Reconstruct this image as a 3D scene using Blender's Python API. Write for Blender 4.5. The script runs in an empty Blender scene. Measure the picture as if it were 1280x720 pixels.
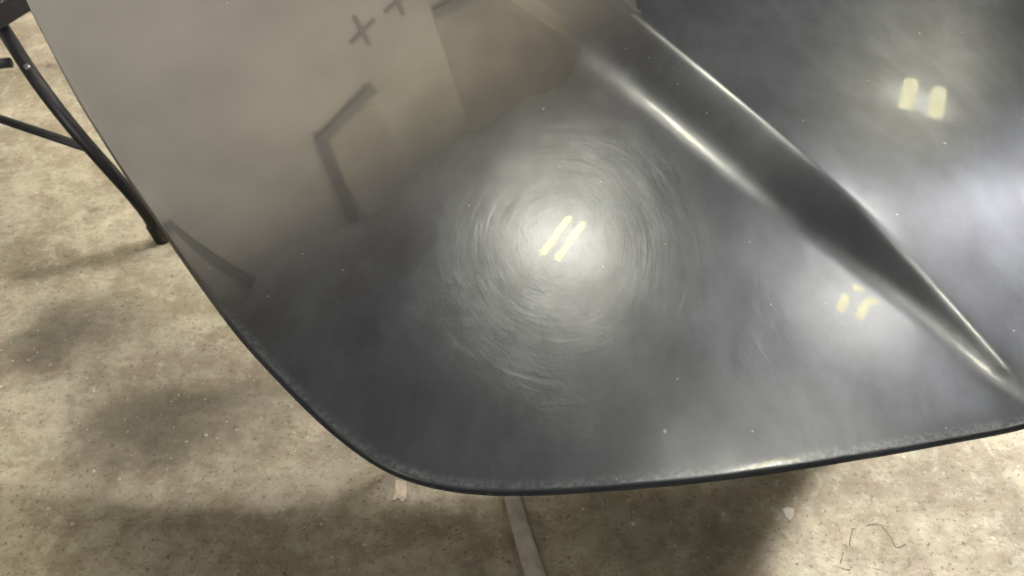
import bpy, bmesh, math, random
import numpy as np
from mathutils import Vector, Matrix
from mathutils.geometry import delaunay_2d_cdt
R = math.radians
rnd = random.Random(7)
sc = bpy.context.scene
col = sc.collection

# ------------------------------------------------------------------ camera
cam_d = bpy.data.cameras.new('camera')
cam = bpy.data.objects.new('camera', cam_d); col.objects.link(cam)
cam.location = (0, 0, 1.65)
cam.rotation_euler = (R(40), 0, 0)          # 50 degrees below the horizon
cam_d.sensor_width = 36
cam_d.lens = 36 * 1005 / 1280
cam_d.clip_start = .02; cam_d.clip_end = 100
cam_d.dof.use_dof = True
cam_d.dof.focus_distance = 1.02
cam_d.dof.aperture_fstop = 8.5
sc.camera = cam

# ------------------------------------------------------------------ light and exposure
W = bpy.data.worlds.new('World'); sc.world = W; W.use_nodes = True
bg = W.node_tree.nodes['Background']
bg.inputs['Color'].default_value = (.80, .90, 1.0, 1)
bg.inputs['Strength'].default_value = .135
sc.view_settings.view_transform = 'Standard'
sc.view_settings.look = 'None'
sc.view_settings.exposure = 0
sc.view_settings.gamma = 1
sc.view_settings.use_curve_mapping = False
TUBE_C = (1, .90, .30)                         # bare tubes
GLOW_C = (1, .96, .885)                       # neutral glow of the disc added to each fixture

def spot(name, loc, target, power, size, color, ang, blend=.6):
    d = bpy.data.lights.new(name, 'SPOT'); d.energy = power; d.shadow_soft_size = size
    d.color = color; d.spot_size = R(ang); d.spot_blend = blend
    o = bpy.data.objects.new(name, d); col.objects.link(o); o.location = loc
    o.rotation_euler = (Vector(target) - Vector(loc)).to_track_quat('-Z', 'Y').to_euler()
    return o
spot('wall_fill_spot', (-.5, -1.6, 1.5), (-1.85, 3.1, 1.75), 1030, .12, (1, .955, .93), 54, .8)  # unseen spot added to brighten the reflected wall

# ------------------------------------------------------------------ helpers
def prop(o, label=None, cat=None, group=None, kind=None):
    if label: o['label'] = label
    if cat: o['category'] = cat
    if group: o['group'] = group
    if kind: o['kind'] = kind
    return o
def empty(name, loc, label, cat, group=None):
    o = bpy.data.objects.new(name, None); col.objects.link(o); o.location = loc
    o.empty_display_size = .1
    return prop(o, label, cat, group)
def link(name, me, mat, parent=None):
    me.materials.clear(); me.materials.append(mat)
    o = bpy.data.objects.new(name, me); col.objects.link(o)
    if parent is not None:
        o.parent = parent
        p = Vector((0, 0, 0)); q = parent
        while q is not None: p += Vector(q.location); q = q.parent
        o.location = -p                        # meshes are written in world coordinates
    return o
def from_bm(name, bm, mat, parent=None, smooth=True):
    me = bpy.data.meshes.new(name); bmesh.ops.recalc_face_normals(bm, faces=bm.faces)
    bm.to_mesh(me); bm.free()
    for p in me.polygons: p.use_smooth = smooth
    return link(name, me, mat, parent)
def smooth_path(pts, n=10):
    P = [Vector(p) for p in pts]; P = [P[0] * 2 - P[1]] + P + [P[-1] * 2 - P[-2]]
    o = []
    for i in range(1, len(P) - 2):
        for k in range(n):
            t = k / n
            o.append(.5 * (2 * P[i] + (P[i+1] - P[i-1]) * t + (2*P[i-1] - 5*P[i] + 4*P[i+1] - P[i+2]) * t*t + (3*P[i] - P[i-1] - 3*P[i+1] + P[i+2]) * t**3))
    o.append(P[-2]); return o
def bent_path(pts, r, n=8):
    """straight runs joined by rounded bends of radius about r"""
    P = [Vector(p) for p in pts]; o = [P[0]]
    for i in range(1, len(P) - 1):
        a = (P[i-1] - P[i]); b = (P[i+1] - P[i])
        q = min(r, a.length * .45, b.length * .45)
        A = P[i] + a.normalized() * q; B = P[i] + b.normalized() * q
        for k in range(n + 1):
            t = k / n; o.append(A * (1-t)**2 + P[i] * 2*t*(1-t) + B * t*t)
    o.append(P[-1]); return o
def tube(bm, path, rad, seg=16, cap=True, flat=None):
    path = [Vector(p) for p in path]; rings = []
    ref = Vector((0, 0, 1))
    for i, p in enumerate(path):
        t = (path[min(i+1, len(path)-1)] - path[max(i-1, 0)]).normalized()
        if abs(t.dot(ref)) > .97: ref = Vector((1, 0, 0))
        u = (ref - t * t.dot(ref)).normalized(); v = t.cross(u); ref = u
        r = rad[i] if isinstance(rad, (list, tuple)) else rad
        rings.append([bm.verts.new(p + u * (math.cos(2*math.pi*k/seg) * r) + v * (math.sin(2*math.pi*k/seg) * r)) for k in range(seg)])
    for a, b in zip(rings, rings[1:]):
        for k in range(seg): bm.faces.new((a[k], a[(k+1) % seg], b[(k+1) % seg], b[k]))
    if cap:
        bm.faces.new(rings[0][::-1]); bm.faces.new(rings[-1])
def box(bm, c, s, M=None, bev=0):
    r = bmesh.ops.create_cube(bm, size=1)
    vs = r['verts']
    for v in vs: v.co = Vector((v.co.x * s[0], v.co.y * s[1], v.co.z * s[2]))
    if bev:
        es = list({e for v in vs for e in v.link_edges})
        rr = bmesh.ops.bevel(bm, geom=es, offset=bev, segments=2, affect='EDGES', profile=.5)
        vs = list({v for f in rr['faces'] for v in f.verts} | {v for v in vs if v.is_valid})
    for v in vs: v.co = ((M @ v.co) if M is not None else v.co) + Vector(c)

class N:
    """small node-tree helper"""
    def __init__(s, name):
        s.m = bpy.data.materials.new(name); s.m.use_nodes = True
        s.t = s.m.node_tree; s.t.nodes.clear()
        s.out = s.t.nodes.new('ShaderNodeOutputMaterial')
    def n(s, typ, **kw):
        x = s.t.nodes.new('ShaderNode' + typ)
        for k, v in kw.items(): setattr(x, k, v)
        return x
    def put(s, sock, v):
        if hasattr(v, 'is_output') or isinstance(v, bpy.types.NodeSocket): s.t.links.new(v, sock)
        else: sock.default_value = v
    def math(s, op, a, b=0., c=None, clamp=False):
        x = s.n('Math', operation=op, use_clamp=clamp); s.put(x.inputs[0], a); s.put(x.inputs[1], b)
        if c is not None: s.put(x.inputs[2], c)
        return x.outputs[0]
    def vm(s, op, a, b=None, scale=None):
        x = s.n('VectorMath', operation=op); s.put(x.inputs[0], a)
        if b is not None: s.put(x.inputs[1], b)
        if scale is not None: s.put(x.inputs['Scale'], scale)
        return x.outputs['Value'] if op in ('DOT_PRODUCT', 'LENGTH') else x.outputs[0]
    def noise(s, vec, scale, detail=3, rough=.5, dist=0, out='Fac'):
        x = s.n('TexNoise'); s.put(x.inputs['Vector'], vec); x.inputs['Scale'].default_value = scale
        x.inputs['Detail'].default_value = detail; x.inputs['Roughness'].default_value = rough
        x.inputs['Distortion'].default_value = dist
        return x.outputs[out]
    def ramp(s, f, stops, interp='LINEAR'):
        x = s.n('ValToRGB'); s.put(x.inputs[0], f); e = x.color_ramp.elements
        x.color_ramp.interpolation = interp
        while len(e) < len(stops): e.new(.5)
        for k, (p, c) in enumerate(stops):
            e[k].position = p; e[k].color = (c, c, c, 1) if isinstance(c, (int, float)) else (*c, 1)
        return x.outputs[0]
    def mapr(s, v, a, b, c=0., d=1., smooth=True):
        x = s.n('MapRange'); x.interpolation_type = 'SMOOTHSTEP' if smooth else 'LINEAR'
        s.put(x.inputs[0], v)
        for i, q in enumerate((a, b, c, d)): x.inputs[1+i].default_value = q
        return x.outputs[0]
    def mix(s, f, a, b, mode='MIX'):
        x = s.n('Mix', data_type='RGBA', blend_type=mode)
        s.put(x.inputs[0], f)
        for i, v in ((6, a), (7, b)):
            if isinstance(v, tuple) and len(v) == 3: v = (*v, 1)
            s.put(x.inputs[i], v)
        return x.outputs[2]
    def coord(s): return s.n('NewGeometry').outputs['Position']
    def end(s, sh): s.t.links.new(sh, s.out.inputs['Surface']); return s.m

def pbr(name, color, rough=.5, metal=0, spec=.5, var=.0, vscale=30, bump=0, bscale=200):
    k = N(name); P = k.coord(); b = k.n('BsdfPrincipled')
    b.inputs['Roughness'].default_value = rough; b.inputs['Metallic'].default_value = metal
    b.inputs['Specular IOR Level'].default_value = spec
    if var:
        f = k.noise(P, vscale, 5, .6)
        g = k.mapr(f, .3, .7, 1 - var, 1 + var)
        c = k.vm('SCALE', tuple(color), scale=g); k.t.links.new(c, b.inputs['Base Color'])
    else: b.inputs['Base Color'].default_value = (*color, 1)
    if bump:
        bb = k.n('Bump'); bb.inputs['Strength'].default_value = bump; bb.inputs['Distance'].default_value = .001
        k.t.links.new(k.noise(P, bscale, 4), bb.inputs['Height']); k.t.links.new(bb.outputs[0], b.inputs['Normal'])
    return k.end(b.outputs[0])

# ------------------------------------------------------------------ materials
def concrete_material():
    k = N('concrete'); P = k.coord(); b = k.n('BsdfPrincipled')
    big = k.noise(P, 1.6, 4, .55); mid = k.noise(P, 7, 6, .62); fine = k.noise(P, 55, 6, .7); grain = k.noise(P, 260, 3, .6)
    blot = k.noise(P, 16, 5, .65, .6); pitn = k.noise(P, 95, 4, .75)
    st = k.noise(k.vm('MULTIPLY', P, (1.0, 2.6, 1)), 30, 5, .7, .5)
    wear = k.noise(k.vm('MULTIPLY', P, (1.0, 1.7, 1)), 3.3, 6, .62, .4)
    c = k.mix(k.mapr(big, .36, .64), (.395, .347, .272), (.468, .416, .334))
    c = k.mix(k.math('MULTIPLY', k.mapr(wear, .46, .60), .70), c, (.250, .208, .154))
    c = k.mix(k.math('MULTIPLY', k.mapr(wear, .42, .30), .40), c, (.55, .50, .415))
    c = k.mix(k.math('MULTIPLY', k.mapr(mid, .46, .64), .50), c, (.245, .202, .148))
    c = k.mix(k.math('MULTIPLY', k.mapr(blot, .48, .62), .40), c, (.205, .168, .122))
    c = k.mix(k.math('MULTIPLY', k.mapr(blot, .46, .34), .36), c, (.57, .52, .43))
    c = k.mix(k.math('MULTIPLY', k.mapr(st, .54, .66), .34), c, (.18, .146, .104))
    c = k.mix(k.math('MULTIPLY', k.mapr(st, .44, .32), .28), c, (.62, .57, .48))
    c = k.mix(k.math('MULTIPLY', k.mapr(fine, .54, .66), .45), c, (.16, .130, .092))
    c = k.mix(k.math('MULTIPLY', k.mapr(fine, .43, .31), .36), c, (.66, .61, .52))
    c = k.mix(k.math('MULTIPLY', k.mapr(pitn, .60, .645), .85), c, (.075, .062, .045))
    c = k.mix(k.math('MULTIPLY', k.mapr(grain, .54, .72), .18), c, (.15, .12, .085))
    # dark floor blotches: oily stains, and soft shadow painted into the colour
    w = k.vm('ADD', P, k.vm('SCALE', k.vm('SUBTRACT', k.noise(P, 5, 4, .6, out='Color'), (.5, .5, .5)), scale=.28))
    def stain_shade(x, y, rx, ry, ang, amt, tone=(.085, .072, .052)):
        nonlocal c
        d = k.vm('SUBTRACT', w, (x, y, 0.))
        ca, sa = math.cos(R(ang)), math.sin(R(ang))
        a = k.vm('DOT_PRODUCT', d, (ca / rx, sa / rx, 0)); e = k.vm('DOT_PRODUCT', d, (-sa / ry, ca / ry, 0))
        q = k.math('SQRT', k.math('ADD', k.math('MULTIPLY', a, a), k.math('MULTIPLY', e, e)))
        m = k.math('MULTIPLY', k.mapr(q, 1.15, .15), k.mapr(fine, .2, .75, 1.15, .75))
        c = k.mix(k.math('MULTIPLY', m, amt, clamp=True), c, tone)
    for s in STAIN_SHADES: stain_shade(*s)
    # sparse dark drips and pits, pale flecks
    def spots(scale, r0, r1, amt, tone, keep):
        nonlocal c
        v = k.n('TexVoronoi', feature='F1'); k.put(v.inputs['Vector'], k.vm('ADD', P, k.vm('SCALE', k.noise(P, scale * 1.5, 2, .5, out='Color'), scale=.35 / scale)))
        v.inputs['Scale'].default_value = scale
        sel = k.n('SeparateColor'); k.t.links.new(v.outputs['Color'], sel.inputs[0])
        rr = k.mapr(v.outputs['Distance'], r1, r0)
        m = k.math('MULTIPLY', k.math('MULTIPLY', rr, k.math('GREATER_THAN', sel.outputs[0], keep)), amt)
        c = k.mix(m, c, tone); return m
    p1 = spots(48, .06, .30, .55, (.090, .075, .055), .80)
    p2 = spots(15, .04, .30, .45, (.12, .095, .068), .78)
    spots(30, .05, .16, .8, (.62, .56, .46), .80)
    spots(75, .08, .22, .55, (.66, .60, .48), .78)
    k.t.links.new(c, b.inputs['Base Color'])
    b.inputs['Roughness'].default_value = .62; b.inputs['Specular IOR Level'].default_value = .35
    h = k.math('SUBTRACT', k.math('ADD', k.math('MULTIPLY', fine, .8), k.math('MULTIPLY', grain, .25)), k.math('MULTIPLY', p1, .7))
    bp = k.n('Bump'); bp.inputs['Strength'].default_value = .55; bp.inputs['Distance'].default_value = .004
    k.t.links.new(h, bp.inputs['Height']); k.t.links.new(bp.outputs[0], b.inputs['Normal'])
    return k.end(b.outputs[0])

def hood_material(edge=False):
    """black lacquer, wet-sanded and part polished: a clear gloss, a scattering haze and
       thousands of fine scratches in every direction that tilt the normal"""
    k = N('lacquer_edge' if edge else 'sanded_black_lacquer'); P = k.coord()
    nz = k.n('NewGeometry').outputs['Normal']
    flat = k.vm('MULTIPLY', P, (1, 1, 0))
    bend = k.vm('SCALE', k.vm('SUBTRACT', k.noise(flat, 4.2, 1, .4, out='Color'), (.5, .5, .5)), scale=.13)
    W_ = k.vm('ADD', flat, bend)
    acc = None
    for i in range(9):
        th = math.pi * (i + .37 * ((i * 7) % 3)) / 9
        ca, sa = math.cos(th), math.sin(th)
        fa, fc = ((4, 1050), (6, 1500), (10, 2000))[i % 3]
        al = k.vm('DOT_PRODUCT', W_, (ca * fa, sa * fa, 0)); ac = k.vm('DOT_PRODUCT', W_, (-sa * fc, ca * fc, 0))
        cv = k.n('CombineXYZ'); k.t.links.new(al, cv.inputs[0]); k.t.links.new(ac, cv.inputs[1]); cv.inputs[2].default_value = i * 3.7
        f = k.math('SUBTRACT', k.noise(cv.outputs[0], 1.0, 1.0, .5), .5)
        f2 = k.math('MULTIPLY', f, f)
        f5 = k.math('MULTIPLY', k.math('MULTIPLY', f2, f2), f)          # mostly flat, few deep strokes
        f = k.math('ADD', k.math('MULTIPLY', f, SCR[0]), k.math('MULTIPLY', f5, SCR[1]))
        v = k.vm('SCALE', (-sa, ca, 0.), scale=f)
        acc = v if acc is None else k.vm('ADD', acc, v)
    # long thin scratch rings centred under lamp reflections, drawing their halo arcs
    halo = None
    for i, ((cx, cy), reach, depth) in enumerate(HALO_RINGS):
        for q, (ox, oy, fc) in enumerate(((0, 0, 1150), (.012, -.009, 1700), (-.010, .013, 1400))):
            d = k.vm('MULTIPLY', k.vm('SUBTRACT', k.vm('ADD', flat, k.vm('SCALE', bend, scale=.10)), (cx + ox, cy + oy, 0.)), (1., .76, 0.))
            rad = k.vm('LENGTH', d); un = k.vm('NORMALIZE', d)
            cv = k.n('CombineXYZ'); sx = k.n('SeparateXYZ'); k.t.links.new(un, sx.inputs[0])
            k.put(cv.inputs[0], k.math('MULTIPLY', sx.outputs[0], 1.7)); k.put(cv.inputs[1], k.math('MULTIPLY', sx.outputs[1], 1.7))
            k.put(cv.inputs[2], k.math('MULTIPLY', rad, fc))
            f = k.math('SUBTRACT', k.noise(k.vm('ADD', cv.outputs[0], (3.1 * i, 7.7 * q, 0.)), 1.0, 1.5, .5), .5)
            f2 = k.math('MULTIPLY', f, f); f3 = k.math('MULTIPLY', f2, f)
            f = k.math('ADD', k.math('MULTIPLY', f, HALO_TILT[0]), k.math('MULTIPLY', f3, HALO_TILT[1]))
            f = k.math('MULTIPLY', f, k.math('MULTIPLY', k.mapr(rad, reach, reach * .35), k.math('MULTIPLY', k.mapr(rad, .004, .03), depth)))
            v = k.vm('SCALE', un, scale=f)
            halo = v if halo is None else k.vm('ADD', halo, v)
    acc = k.vm('ADD', acc, halo)
    patch = k.mapr(k.noise(flat, 6, 3, .55), .35, .68, .55, 1.15)
    grain = k.vm('SUBTRACT', k.noise(P, 900, 1, .5, out='Color'), (.5, .5, .5))
    grain = k.vm('MULTIPLY', grain, (.10, .10, 0))
    # where the panel is already polished (towards the far left corner) there is little haze
    px = k.vm('ADD', flat, k.vm('SCALE', k.vm('SUBTRACT', k.noise(flat, 5, 3, .5, out='Color'), (.5, .5, .5)), scale=.16))
    pol = k.mapr(k.vm('DOT_PRODUCT', px, POLISH[0]), *POLISH[1])
    pol = k.math('MULTIPLY', pol, k.mapr(k.vm('DOT_PRODUCT', flat, (.905, .427, 0)), .69, .76, 1., .3))   # the dome beyond the fold was left sanded
    hz = k.math('SUBTRACT', 1.0, k.math('MULTIPLY', pol, .88))
    cr = k.n('Attribute'); cr.attribute_name = 'crease'              # pads ride along the fold, not across it
    # haze weight lowered at the far right to hold down the lamp's glare
    hz = k.math('MULTIPLY', hz, k.mapr(k.vm('DOT_PRODUCT', px, (.93, -.37, 0)), .22, .36, 1., .55))
    amt = k.math('MULTIPLY', k.math('MULTIPLY', patch, hz), k.mapr(cr.outputs['Fac'], .002, .035, .22, 1.))
    n_h = k.vm('NORMALIZE', k.vm('ADD', nz, k.vm('SCALE', k.vm('ADD', acc, grain), scale=amt)))
    lowg = k.vm('MULTIPLY', k.vm('SUBTRACT', k.noise(P, 420, 2, .5, out='Color'), (.5, .5, .5)), (.010, .010, 0))
    n_s = k.vm('NORMALIZE', k.vm('ADD', nz, k.vm('SCALE', lowg, scale=hz)))
    cloud = k.mapr(k.noise(flat, 9, 5, .6), .30, .72, .91, 1.08)
    cloud2 = k.mapr(k.noise(flat, 3.1, 3, .5), .32, .70, .84, 1.13)
    cloud3 = k.mapr(k.noise(k.vm('MULTIPLY', k.vm('ADD', flat, bend), (22, 9, 0)), 1.0, 4, .6, .2), .32, .70, .91, 1.10)
    cloud = k.math('MULTIPLY', k.math('MULTIPLY', cloud, cloud2), cloud3)
    # base
    dif = k.n('BsdfDiffuse')
    dc = k.vm('SCALE', DUST, scale=k.math('MULTIPLY', cloud, k.math('ADD', .25, k.math('MULTIPLY', hz, .75))))
    sp_ = None
    for scale, r0, r1, keep, amt_ in ((22, .02, .07, .90, .32), (7, .010, .034, .72, .36), (60, .04, .12, .93, .26)):
        v = k.n('TexVoronoi', feature='F1'); k.put(v.inputs['Vector'], k.vm('ADD', P, k.vm('SCALE', k.noise(P, scale * 4, 2, .5, out='Color'), scale=.10 / scale)))
        v.inputs['Scale'].default_value = scale
        sel = k.n('SeparateColor'); k.t.links.new(v.outputs['Color'], sel.inputs[0])
        m = k.math('MULTIPLY', k.math('MULTIPLY', k.mapr(v.outputs['Distance'], r1, r0), k.math('GREATER_THAN', sel.outputs[1], keep)), amt_)
        sp_ = m if sp_ is None else k.math('MAXIMUM', sp_, m)
    if not edge:                                                        # grey sanding residue lodged along the rim
        at = k.n('Attribute'); at.attribute_name = 'rim'
        rn = k.mapr(k.noise(P, 160, 4, .7), .38, .66)
        rm = k.math('MULTIPLY', k.math('MULTIPLY', k.mapr(at.outputs['Fac'], .0025, .006), k.mapr(at.outputs['Fac'], .018, .006)), k.math('MULTIPLY', rn, k.math('MULTIPLY', hz, .40)))
        dc = k.mix(rm, dc, (.16, .165, .175))
    k.t.links.new(k.mix(sp_, dc, (.42, .43, .44)), dif.inputs['Color'])
    def gl(rough, colr, nrm, dist='GGX'):
        g = k.n('BsdfGlossy', distribution=dist); k.put(g.inputs['Roughness'], rough)
        k.put(g.inputs['Color'], colr if not isinstance(colr, tuple) else (*colr, 1)); k.put(g.inputs['Normal'], nrm); return g.outputs[0]
    fr = k.n('Fresnel'); fr.inputs['IOR'].default_value = IOR
    def scaled(colr, s): return k.vm('SCALE', colr, scale=s)
    F = fr.outputs[0]
    sharp_w = k.math('ADD', k.math('MULTIPLY', pol, SHARP[1]), k.math('MULTIPLY', hz, k.math('MULTIPLY', SHARP[0], k.mapr(k.noise(P, 700, 2, .6), .38, .62, .35, 1.5))))
    if edge: sharp_w = .16
    g1 = gl(k.math('ADD', .018, k.math('MULTIPLY', pol, .030)) if not edge else .12, scaled((1., 1., 1.), k.math('MULTIPLY', F, sharp_w)), n_s)
    g2 = gl(HAZE[0], scaled(HAZE[2], k.math('MULTIPLY', k.math('MULTIPLY', F, HAZE[1]), k.math('MULTIPLY', cloud, hz))), n_h, 'BECKMANN')
    g3 = gl(HAZE2[0], scaled(HAZE[2], k.math('MULTIPLY', k.math('MULTIPLY', F, HAZE2[1]), k.math('MULTIPLY', cloud, hz))), n_h)
    def add(a, b):
        x = k.n('AddShader'); k.t.links.new(a, x.inputs[0]); k.t.links.new(b, x.inputs[1]); return x.outputs[0]
    return k.end(add(add(dif.outputs[0], g1), add(g2, g3)))

STAIN_SHADES = [(-1.17, 1.20, .30, .14, 28, .80), (-.78, .98, .30, .15, 10, .88), (-.92, .93, .14, .2, 0, .25), (.30, .72, .30, .13, 5, .55), (-.45, .80, .3, .12, 0, .25)]
SCR = (.034, 45.)
# scratch rings set under the lamp reflections: centre, reach, depth
HALO_RINGS = [((.060, .725), .43, 1.0), ((.592, .955), .17, .8), ((.425, .615), .20, .8)]
HALO_TILT = (.058, 2.45)
POLISH = ((-.68, .73, 0), (.50, .88, 0., 1.))
DUST = (.0250, .0262, .0305)
IOR = 2.8
SHARP = (.027, .80)
HAZE = (.32, .25, (.80, .845, .985))
HAZE2 = (.47, .052, (.80, .845, .985))

concrete = concrete_material()
lacquer = hood_material()
lacquer_edge = hood_material(True)
black_steel = pbr('black_tube_paint', (.007, .007, .008), .50, 0, .3, .25, 60, .15, 300)
rubber = pbr('black_rubber', (.020, .019, .018), .75)
under_mat = pbr('underside_primer', (.05, .05, .052), .6)
hose_mat = pbr('grey_hose', (.46, .41, .38), .55, 0, .4, .18, 40, .3, 250)
wall_mat = pbr('painted_drywall', (.64, .595, .545), .85, 0, .3, .10, 1.6)
board_mat = pbr('brown_board', (.605, .555, .50), .8, 0, .3, .08, 3)
dark_board_mat = pbr('dark_brown_board', (.52, .465, .42), .8, 0, .3, .10, 3)
tape_mat = pbr('black_tape', (.33, .315, .305), .6, 0, .4)
mark_mat = pbr('purple_marker', (.38, .29, .29), .7)
chip_mat = pbr('pale_plastic', (.55, .52, .50), .6, 0, .4, .08, 90)
smear_mat = pbr('pale_plaster', (.62, .55, .44), .9, 0, .3, .2, 120)
crack_mat = pbr('dark_crack', (.15, .135, .11), .9)
steel_mat = pbr('white_enamel', (.7, .7, .68), .5)
rivet_mat = pbr('dull_steel', (.12, .12, .125), .4, .8)
def lamp(name, color, strength):
    k = N(name); em = k.n('Emission'); em.inputs['Color'].default_value = (*color, 1); em.inputs['Strength'].default_value = strength
    return k.end(em.outputs[0])

def fading_glow(name, color, strength, c, rad):
    """added glowing disc, brightest at its centre and dying away to its rim"""
    k = N(name); em = k.n('Emission'); em.inputs['Color'].default_value = (*color, 1)
    d = k.vm('LENGTH', k.vm('MULTIPLY', k.vm('SUBTRACT', k.coord(), tuple(c)), (1 / rad, 1 / rad, 0)))
    q = k.math('MAXIMUM', k.math('SUBTRACT', 1.0, k.math('MULTIPLY', d, d)), 0.0)
    k.put(em.inputs['Strength'], k.math('MULTIPLY', k.math('MULTIPLY', q, q), strength))
    return k.end(em.outputs[0])

# ------------------------------------------------------------------ floor
me = bpy.data.meshes.new('floor')
me.from_pydata([(-9, -5, 0), (9, -5, 0), (9, 11, 0), (-9, 11, 0)], [], [(0, 1, 2, 3)])
floor = prop(link('floor', me, concrete), kind='structure')

# ------------------------------------------------------------------ car hood: height field
OUT = [(-1.022, 1.552), (-0.8869, 1.3452), (-0.7417, 1.1293), (-0.6111, 0.949), (-0.4979, 0.7981), (-0.4125, 0.688), (-0.3463, 0.6072), (-0.2826, 0.5399), (-0.2251, 0.4837), (-0.1829, 0.4487), (-0.1434, 0.4211), (-0.097, 0.4015), (-0.0436, 0.3902), (0.0087, 0.3864), (0.069, 0.3869), (0.1377, 0.39), (0.2066, 0.3951), (0.2759, 0.4024), (0.3463, 0.4127), (0.4177, 0.4235), (0.4909, 0.4367), (0.566, 0.4514), (0.68, 0.488), (0.82, 0.535), (0.95, 0.60), (1.06, 0.70), (1.16, 0.86), (1.28, 1.06), (1.40, 1.27), (1.49, 1.40), (1.48, 1.455), (1.36, 1.45), (1.15, 1.41), (.85, 1.385), (.5, 1.395), (.1, 1.43), (-.4, 1.52), (-.8, 1.605), (-.96, 1.65), (-1.06, 1.635)]
RC = [-0.07014181836345526, 0.3861313073263219, -0.7456445470613142, 0.030873204004570054, 0.6999792914719352]
WY = [0.2, 0.4415, 0.4815, 0.5701, 0.6603, 0.7784, 0.935, 1.0866, 1.3054, 1.8054]
WX = [0.0, 0.0, 0.0167, 0.0264, 0.0475, 0.0748, 0.0808, 0.0851, 0.0964, 0.1264]
PR = dict(a=.07, b=.08, c=.035, x0=.45, y0=1.0, slope=.46, kv=.008, kc=.0028)
def catmull(P, n):
    P = np.array(P); M = len(P); o = []
    for i in range(M):
        p0, p1, p2, p3 = P[i-1], P[i], P[(i+1) % M], P[(i+2) % M]
        for k in range(n):
            t = k / n
            o.append(.5 * (2*p1 + (p2-p0)*t + (2*p0-5*p1+4*p2-p3)*t*t + (3*p1-p0-3*p2+p3)*t**3))
    return np.array(o)
def smooth_loop(Q, sig, n=1000):
    d = np.linalg.norm(np.roll(Q, -1, 0) - Q, axis=1); L = np.r_[0, np.cumsum(d)]
    s = np.linspace(0, L[-1], n, endpoint=False)
    Rr = np.c_[np.interp(s, L, np.r_[Q[:, 0], Q[0, 0]]), np.interp(s, L, np.r_[Q[:, 1], Q[0, 1]])]
    k = int(sig * 3); w = np.exp(-.5 * (np.arange(-k, k+1) / sig)**2); w /= w.sum()
    return sum(w[j] * np.roll(Rr, j-k, 0) for j in range(2*k+1))
LOOP = smooth_loop(catmull(OUT, 8), 3.0)
def dist(x, y):
    A = LOOP[::2]; E = np.roll(A, -1, 0) - A; E2 = (E**2).sum(1)
    out = np.empty(len(x))
    for i in range(0, len(x), 3000):
        vx = x[i:i+3000, None] - A[None, :, 0]; vy = y[i:i+3000, None] - A[None, :, 1]
        t = np.clip((vx * E[:, 0] + vy * E[:, 1]) / E2, 0, 1)
        out[i:i+3000] = np.sqrt(((vx - t*E[:, 0])**2 + (vy - t*E[:, 1])**2).min(1))
    return out
def inside(x, y):
    A = LOOP[::4]; B = np.roll(A, -1, 0); r = np.zeros(len(x), bool)
    for (ax, ay), (bx, by) in zip(A, B):
        c = ((ay > y) != (by > y))
        if ay != by: r ^= c & (x < (bx - ax) * (y - ay) / (by - ay) + ax)
    return r
def ridge(y): return np.polyval(RC, y)
def width(y): return sum(np.interp(y + o, WY, WX) * w for o, w in [(-.06, .1), (-.04, .12), (-.02, .18), (0, .2), (.02, .18), (.04, .12), (.06, .1)])
def sp(x, k): return k * np.logaddexp(0, x / k)
def H(x, y, d):
    q = PR; u = x - q['x0']; v = y - q['y0']
    z = .9 - q['a']*u*u - q['b']*v*v - q['c']*u*v
    dy = 1e-3; rs = (ridge(y+dy) - ridge(y-dy)) / (2*dy)
    s = (x - ridge(y)) / np.sqrt(1 + rs*rs); w = width(y)
    z = z + q['slope'] * (sp(s + w, q['kv'] + .012 * np.clip((y - .98) / .20, 0, 1)) - sp(s, q['kc'])) * np.clip(w / .02, 0, 1)
    r = .004
    return z - (r - np.sqrt(np.maximum(r*r - np.maximum(r - d, 0)**2, 0))) - .0010 * np.exp(-d / .007)
# plan points: rings along the rim, rows along crest and valley, a grid between
rim_d = [0, .0006, .0018, .0035, .006, .009, .013, .018]
T = np.roll(LOOP, -1, 0) - np.roll(LOOP, 1, 0); T /= np.linalg.norm(T, axis=1)[:, None]
area = np.sum(LOOP[:, 0] * np.roll(LOOP[:, 1], -1) - LOOP[:, 1] * np.roll(LOOP[:, 0], -1))
IN = np.c_[-T[:, 1], T[:, 0]] * (1 if area > 0 else -1)
rings = [LOOP + IN * d for d in rim_d]
pts = [np.vstack(rings)]
yy = np.arange(.40, 1.85, .006); rx = ridge(yy); rs = (ridge(yy+1e-3) - ridge(yy-1e-3)) / 2e-3
rows = []; ww = width(yy)
nx, ny = 1 / np.sqrt(1 + rs**2), -rs / np.sqrt(1 + rs**2)
for o in (-.010, -.006, -.0035, -.0015, 0, .0015, .0035, .006, .010): rows.append(np.c_[rx + nx*o, yy + ny*o])
for o in (-.015, -.005, .005, .015):
    m = ww > .045; rows.append(np.c_[rx + nx*(o - ww), yy + ny*(o - ww)][m])
rows = np.vstack(rows)
gx, gy = np.meshgrid(np.arange(-1.1, 1.56, .009), np.arange(.38, 1.88, .009)); g = np.c_[gx.ravel(), gy.ravel()]
sg = np.abs((g[:, 0] - ridge(g[:, 1]))) * .9
g = g[sg > .014]
q = np.vstack([rows, g]); ok = inside(q[:, 0], q[:, 1]); q = q[ok]
q = q[dist(q[:, 0], q[:, 1]) > .022]
n0 = len(LOOP)
allp = np.vstack([pts[0], q])
res = delaunay_2d_cdt([Vector(p) for p in allp], [(i, (i+1) % n0) for i in range(n0)], [], 1, 1e-6)
pv = np.array([(v.x, v.y) for v in res[0]]); tris = [tuple(f) for f in res[2]]
dd = dist(pv[:, 0], pv[:, 1]); dd[dd < 2e-5] = 0
e = 3e-4
def Hd(x, y): return H(x, y, dist(x, y))
pz = H(pv[:, 0], pv[:, 1], dd)
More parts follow.
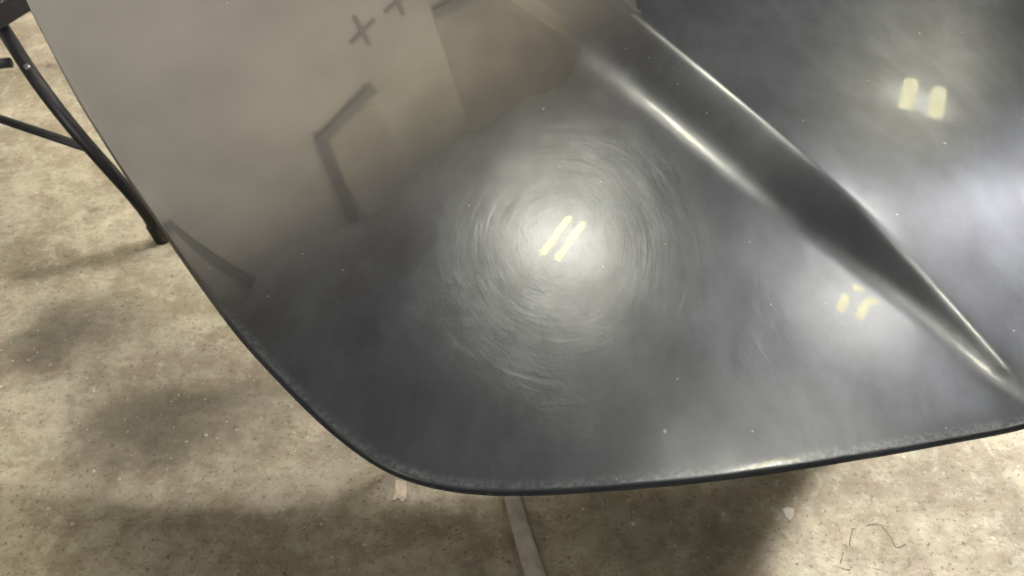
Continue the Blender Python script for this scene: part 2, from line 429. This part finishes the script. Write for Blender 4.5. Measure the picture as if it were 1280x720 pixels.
hx = (Hd(pv[:, 0]+e, pv[:, 1]) - Hd(pv[:, 0]-e, pv[:, 1])) / (2*e)
hy = (Hd(pv[:, 0], pv[:, 1]+e) - Hd(pv[:, 0], pv[:, 1]-e)) / (2*e)
nr = np.c_[-hx, -hy, np.ones(len(hx))]
# on the very rim the normal turns outwards
nr /= np.linalg.norm(nr, axis=1)[:, None]
rimmask = dd < 1e-4
from_loop = {}
for i in np.where(rimmask)[0]:
    j = np.argmin(((LOOP - pv[i])**2).sum(1)); v = np.r_[-IN[j], .25]; nr[i] = v / np.linalg.norm(v)
hood = empty('car_hood', (.1, 1.1, 0), 'black car hood panel, half polished and full of fine swirl scratches, resting on the stand', 'car hood')
me = bpy.data.meshes.new('outer_skin')
me.from_pydata([(*p, z) for p, z in zip(pv, pz)], [], tris)
bmf = bmesh.new(); bmf.from_mesh(me)
if sum(f.normal.z for f in bmf.faces) < 0: bmesh.ops.reverse_faces(bmf, faces=bmf.faces)
bmf.to_mesh(me); bmf.free()
for p in me.polygons: p.use_smooth = True
me.normals_split_custom_set_from_vertices([tuple(v) for v in nr])
cs = (pv[:, 0] - ridge(pv[:, 1])) * .91; cw = width(pv[:, 1])
cd = np.maximum(np.maximum(cs, -(cs + cw)), 0)
ra = me.attributes.new('crease', 'FLOAT', 'POINT'); ra.data.foreach_set('value', cd.astype(np.float32))
ra = me.attributes.new('rim', 'FLOAT', 'POINT'); ra.data.foreach_set('value', dd.astype(np.float32))
link('outer_skin', me, lacquer, hood)
# hem: the sheet edge folded under, a black shining lip all round
zr = H(LOOP[:, 0], LOOP[:, 1], np.zeros(n0))
prof = [(0.0, 0.0), (-.0005, -.0009), (-.0006, -.0019), (-.0002, -.0029), (.0013, -.0036), (.016, -.0042)]
vs = []; fs = []
for (o, dz) in prof:
    b = LOOP + IN * o; vs += [(b[i, 0], b[i, 1], zr[i] + dz) for i in range(n0)]
for r_ in range(len(prof) - 1):
    for i in range(n0):
        j = (i+1) % n0; fs.append((r_*n0+i, r_*n0+j, (r_+1)*n0+j, (r_+1)*n0+i))
me = bpy.data.meshes.new('hem_edge'); me.from_pydata(vs, [], fs)
bmf = bmesh.new(); bmf.from_mesh(me); bmesh.ops.recalc_face_normals(bmf, faces=bmf.faces); bmf.to_mesh(me); bmf.free()
for p in me.polygons: p.use_smooth = True
link('hem_edge', me, lacquer_edge, hood)
# inner panel below
gi = np.vstack([LOOP[::8] + IN[::8] * .0155, q[::23]]); m0 = len(LOOP[::8])
gi = gi[np.r_[np.arange(m0), m0 + np.where(dist(gi[m0:, 0], gi[m0:, 1]) > .04)[0]]]
res = delaunay_2d_cdt([Vector(p) for p in gi], [(i, (i+1) % m0) for i in range(m0)], [], 1, 1e-6)
iv = np.array([(v.x, v.y) for v in res[0]]); iz = H(iv[:, 0], iv[:, 1], dist(iv[:, 0], iv[:, 1])) - .011
me = bpy.data.meshes.new('inner_panel'); me.from_pydata([(*p, z) for p, z in zip(iv, iz)], [], [tuple(f)[::-1] for f in res[2]])
for p in me.polygons: p.use_smooth = True
link('inner_panel', me, under_mat, hood)

# ------------------------------------------------------------------ black folding stand
def px(x, y, z):
    """world point on height z seen along a sight line measured in the photograph (layout only)"""
    a = (x - 640) / 1005; b = -(y - 360) / 1005; s, c_ = math.sin(R(50)), math.cos(R(50))
    d = Vector((a, c_ + b*s, -s + b*c_)); return Vector((0, 0, 1.65)) + d * ((z - 1.65) / d.z)
foot = px(201, 294, .02); knee = px(176, 256, .16); bend = px(62, 128, .47); top = px(-14, 8, .58)
stand = empty('work_stand', (foot.x, foot.y, 0), 'black tubular folding stand with a bent leg beside the left edge of the hood', 'stand')
def leg_set(f, k, b_, t):
    bm = bmesh.new(); tube(bm, bent_path([t, b_, k, f], .16, 10), .0168, 20)
    leg = from_bm('leg', bm, black_steel, stand)
    bm = bmesh.new(); d = (Vector(k) - Vector(f)).normalized()
    tube(bm, [Vector(f) - d*.018, Vector(f) - d*.014, Vector(f) + d*.05, Vector(f) + d*.056], [.019, .023, .022, .018], 20)
    from_bm('rubber_foot', bm, rubber, leg)
    bm = bmesh.new(); p = Vector(b_) + (Vector(t) - Vector(b_)) * .32
    nrm = (Vector((0, 0, 1.65)) - p).normalized(); dirn = (Vector(t) - Vector(b_)).normalized()
    nrm = (nrm - dirn * nrm.dot(dirn)).normalized()
    tube(bm, [p + nrm*.012, p + nrm*.0190, p + nrm*.0200], [.007, .007, .004], 14)
    from_bm('rivet', bm, rivet_mat, leg)
    return leg
leg_set(foot, knee, bend, top)
# the other legs stand beneath the panel and beyond the frame
sh = Vector((-.62, 1.0, 0)) * .85
leg_set(foot + sh, knee + sh, bend + sh, top + sh)
bm = bmesh.new(); tube(bm, [px(-60, 131, .33), px(0, 148.5, .33), px(112, 186, .315)], .0115, 16)
from_bm('brace', bm, black_steel, stand)
bm = bmesh.new(); tube(bm, [px(-40, 84, .50), px(14, 78, .50)], .0125, 16)
from_bm('link_bar', bm, black_steel, stand)
bm = bmesh.new()
a = px(-40, 34, .60); b_ = px(44, -16, .60); dv = (b_ - a); L_ = dv.length; M = dv.to_track_quat('X', 'Z').to_matrix()
box(bm, (a + b_) / 2, (L_, .06, .06), M, .008)
from_bm('top_rail', bm, black_steel, stand)
# long carrying rails under the hood (hidden by it) and its far legs
bm = bmesh.new(); box(bm, (.1, 1.17, .735), (1.4, .05, .05), None, .006); from_bm('carrying_rail', bm, black_steel, stand)
bm = bmesh.new(); box(bm, (.25, 1.0, .765), (.9, .05, .05), None, .006); from_bm('carrying_rail', bm, black_steel, stand)
bm = bmesh.new(); box(bm, (.2, 1.085, .735), (.05, .12, .05), None, .006); from_bm('cross_bar', bm, black_steel, stand)
for xx in (.35, .75):
    bm = bmesh.new(); tube(bm, [(xx, 1.17, .71), (xx, 1.22, .02)], .0165, 16); from_bm('leg', bm, black_steel, stand)

# ------------------------------------------------------------------ hose and small things on the floor
pp = [px(612, 520, .022), px(630, 575, .022), px(641, 622, .021), px(652, 662, .021), px(664, 700, .022), px(678, 745, .024), px(700, 800, .024)]
path = smooth_path(pp, 8); n = len(path)
bm = bmesh.new(); tube(bm, path, [.0165 + .0075 * (i / n)**1.4 for i in range(n)], 18)
for v in bm.verts: v.co.z = .0005 + max(0, v.co.z) * .42     # a limp, half flattened hose
prop(from_bm('hose', bm, hose_mat), 'smooth grey hose curving out across the floor from beneath the hood', 'hose')

def flake(name, outline, th, mat, label, cat, parent=None):
    bm = bmesh.new(); c = sum(outline, Vector()) / len(outline)
    lo = [bm.verts.new((p.x, p.y, .001)) for p in outline]
    hi = [bm.verts.new((c.x + (p.x-c.x)*.93, c.y + (p.y-c.y)*.93, th * (.75 + .5*rnd.random()))) for p in outline]
    m = len(outline)
    for i in range(m): bm.faces.new((lo[i], lo[(i+1) % m], hi[(i+1) % m], hi[i]))
    t = bm.verts.new((c.x, c.y, th*1.1))
    for i in range(m): bm.faces.new((hi[i], hi[(i+1) % m], t))
    bm.faces.new(lo[::-1])
    o = from_bm(name, bm, mat, parent, False)
    return prop(o, label, cat)
flake('plastic_scrap', [px(*p, 0) for p in ((977, 637), (984, 634), (993, 637), (992, 646), (987, 654), (982, 648))], .004, chip_mat, 'small pale grey scrap lying on the floor below the front edge', 'scrap')
flake('plaster_crumb', [px(*p, 0) for p in ((494, 600), (507, 602), (510, 612), (509, 625), (503, 629), (498, 624), (489, 628), (493, 613))], .003, smear_mat, 'cream plaster crumb on the floor just under the rounded hood corner', 'crumb')
# thin broken cracks in the floor surface at lower right
def crack(points, wd):
    path = smooth_path([px(x, y, 0) for x, y in points], 5); bm = bmesh.new(); L = []; Rr = []
    for i, p in enumerate(path):
        t = (path[min(i+1, len(path)-1)] - path[max(i-1, 0)]).normalized(); s_ = Vector((-t.y, t.x, 0))
        w = .75 * wd * (.45 + .9*rnd.random()) * (1 if 0 < i < len(path)-1 else .2)
        L.append(bm.verts.new((p.x + s_.x*w, p.y + s_.y*w, .0012))); Rr.append(bm.verts.new((p.x - s_.x*w, p.y - s_.y*w, .0012)))
    for i in range(len(path)-1): bm.faces.new((L[i], L[i+1], Rr[i+1], Rr[i]))
    return from_bm('crack', bm, crack_mat, floor, False)
crack([(1081, 658), (1090, 656), (1099, 656), (1106, 663), (1113, 672), (1119, 684), (1126, 684), (1132, 680)], .0022)
crack([(1066, 660), (1064, 668), (1062, 677), (1062, 685)], .0019)
crack([(1054, 690), (1052, 698), (1050, 706)], .0016)
crack([(1063, 661), (1071, 662)], .0026)
crack([(1048, 709), (1056, 712), (1063, 713)], .0024)
crack([(1090, 710), (1101, 713), (1110, 716)], .0012)
crack([(1131, 699), (1137, 705), (1135, 710)], .0011)

# ------------------------------------------------------------------ wall seen in the lacquer
az = R(-35); wn = Vector((math.sin(az), math.cos(az), 0)); wt = Vector((math.cos(az), -math.sin(az), 0)); wo = Vector((-.3, .8, 0)) + wn * 2.8
Mw = Matrix((wt, wn, Vector((0, 0, 1)))).transposed()
def wp(u, z, off=0): return wo + wt*u + wn*off + Vector((0, 0, z))
wall = empty('wall', wp(0, 0, .06), 'plain taupe painted wall standing behind the hood, seen only reflected in it', 'wall')
bm = bmesh.new(); box(bm, wp(-.45, 2.4, .06), (7.3, .12, 4.8), Mw); from_bm('plaster_panel', bm, wall_mat, wall, False)
def strip(name, a, b, w, off, mat):
    A, B = wp(*a, off), wp(*b, off); d = B - A; M = Matrix((d.normalized(), wn, d.normalized().cross(wn))).transposed()
    bm = bmesh.new(); box(bm, (A + B) / 2, (d.length, .012, w), M); return from_bm(name, bm, mat, wall, False)
for (u0, u1, z0) in ((.46, .94, 2.84), (-1.5, -.62, 2.84), (1.54, 2.95, 2.28)):
    bm = bmesh.new(); box(bm, wp((u0+u1)/2, (z0+4.7)/2, -.002), (u1-u0, .02, 4.7-z0), Mw); from_bm('board', bm, board_mat if u0 < 1 else dark_board_mat, wall, False)
strip('dark_trim', (.975, 2.69), (.51, 2.905), .085, -.03, tape_mat); strip('dark_trim', (.50, 2.86), (.36, 3.86), .075, -.031, tape_mat)
strip('dark_trim', (-1.3, 2.70), (-.69, 2.88), .095, -.03, tape_mat); strip('dark_trim', (-.69, 2.84), (-.53, 3.86), .085, -.031, tape_mat)
strip('dark_trim', (1.54, 2.27), (2.1, 2.17), .095, -.03, tape_mat)
for (c0, z0) in ((1.065, 2.21), (1.345, 2.07)):
    strip('cross_mark', (c0-.10, z0+.062), (c0+.105, z0-.053), .026, -.008, mark_mat)
    strip('cross_mark', (c0-.006, z0-.135), (c0+.005, z0+.128), .026, -.0085, mark_mat)

# ------------------------------------------------------------------ strip lights overhead
def fixture(c, dirv, length, gap, rad, tube_l, power, label, disc=.42, tint=TUBE_C):
    c = Vector(c); d = Vector((dirv[0], dirv[1], 0)).normalized(); s_ = Vector((-d.y, d.x, 0))
    r = empty('strip_light', c, label, 'ceiling light', 'twin strip lights above the hood')
    M = Matrix((d, s_, Vector((0, 0, 1)))).transposed()
    wd = gap + .16; ln = length + .10
    bm = bmesh.new(); box(bm, c + Vector((0, 0, .085)), (ln + .04, wd + .04, .06), M, .006); from_bm('housing', bm, steel_mat, r)
    bm = bmesh.new(); m_ = 48
    vs_ = [bm.verts.new(c + Vector((math.cos(2*math.pi*k/m_) * disc, math.sin(2*math.pi*k/m_) * disc, .045))) for k in range(m_)]
    f_ = bm.faces.new(vs_); ex = bmesh.ops.extrude_face_region(bm, geom=[f_])
    for v in ex['geom']:
        if isinstance(v, bmesh.types.BMVert): v.co.z += .006
    from_bm('glow_disc', bm, fading_glow('disc_glow', GLOW_C, 3 * power / (math.pi * disc * disc), c, disc), r, False)  # added disc, gives the neutral light and halos
    tm = lamp('lit_tube', tint, tube_l)
    for sgn in (-1, 1):
        bm = bmesh.new(); p = c + s_ * (sgn * gap / 2)
        tube(bm, [p - d*length/2, p + d*length/2], rad, 12); from_bm('lit_tube', bm, tm, r)
    return r
fixture((-.03, 2.56, 3.3), (.2, .33), .34, .095, .017, 190, 12, 'twin strip light hanging over the far side of the hood before the taupe wall', .42)
fixture((2.63, 4.02, 3.3), (.24, .47), .48, .20, .052, 72, 7, 'twin strip light hanging farthest away to the right of the hood', .36, (1, .92, .48))
fixture((1.50, 2.05, 3.3), (.2, .33), .10, .10, .024, 85, 10, 'twin strip light hanging to the right of the hood', .48)
fixture((.85, .78, 3.3), (.2, .33), .4, .12, .02, 70, 9, 'twin strip light hanging straight above the front edge of the hood', .22)
fixture((2.32, .60, 3.3), (.2, .33), .45, .12, .02, 40, 8, 'twin strip light hanging beyond the right side of the hood', .12)
fixture((4.75, 3.65, 4.25), (.2, .33), .45, .12, .02, 60, 590, 'twin strip light hanging far off beyond the right edge of the hood', .25)
fixture((-2.3, -.9, 3.3), (.2, .33), .55, .12, .02, 60, 3.5, 'added unseen fill light behind the camera on the left')  # unseen fill added to brighten the floor
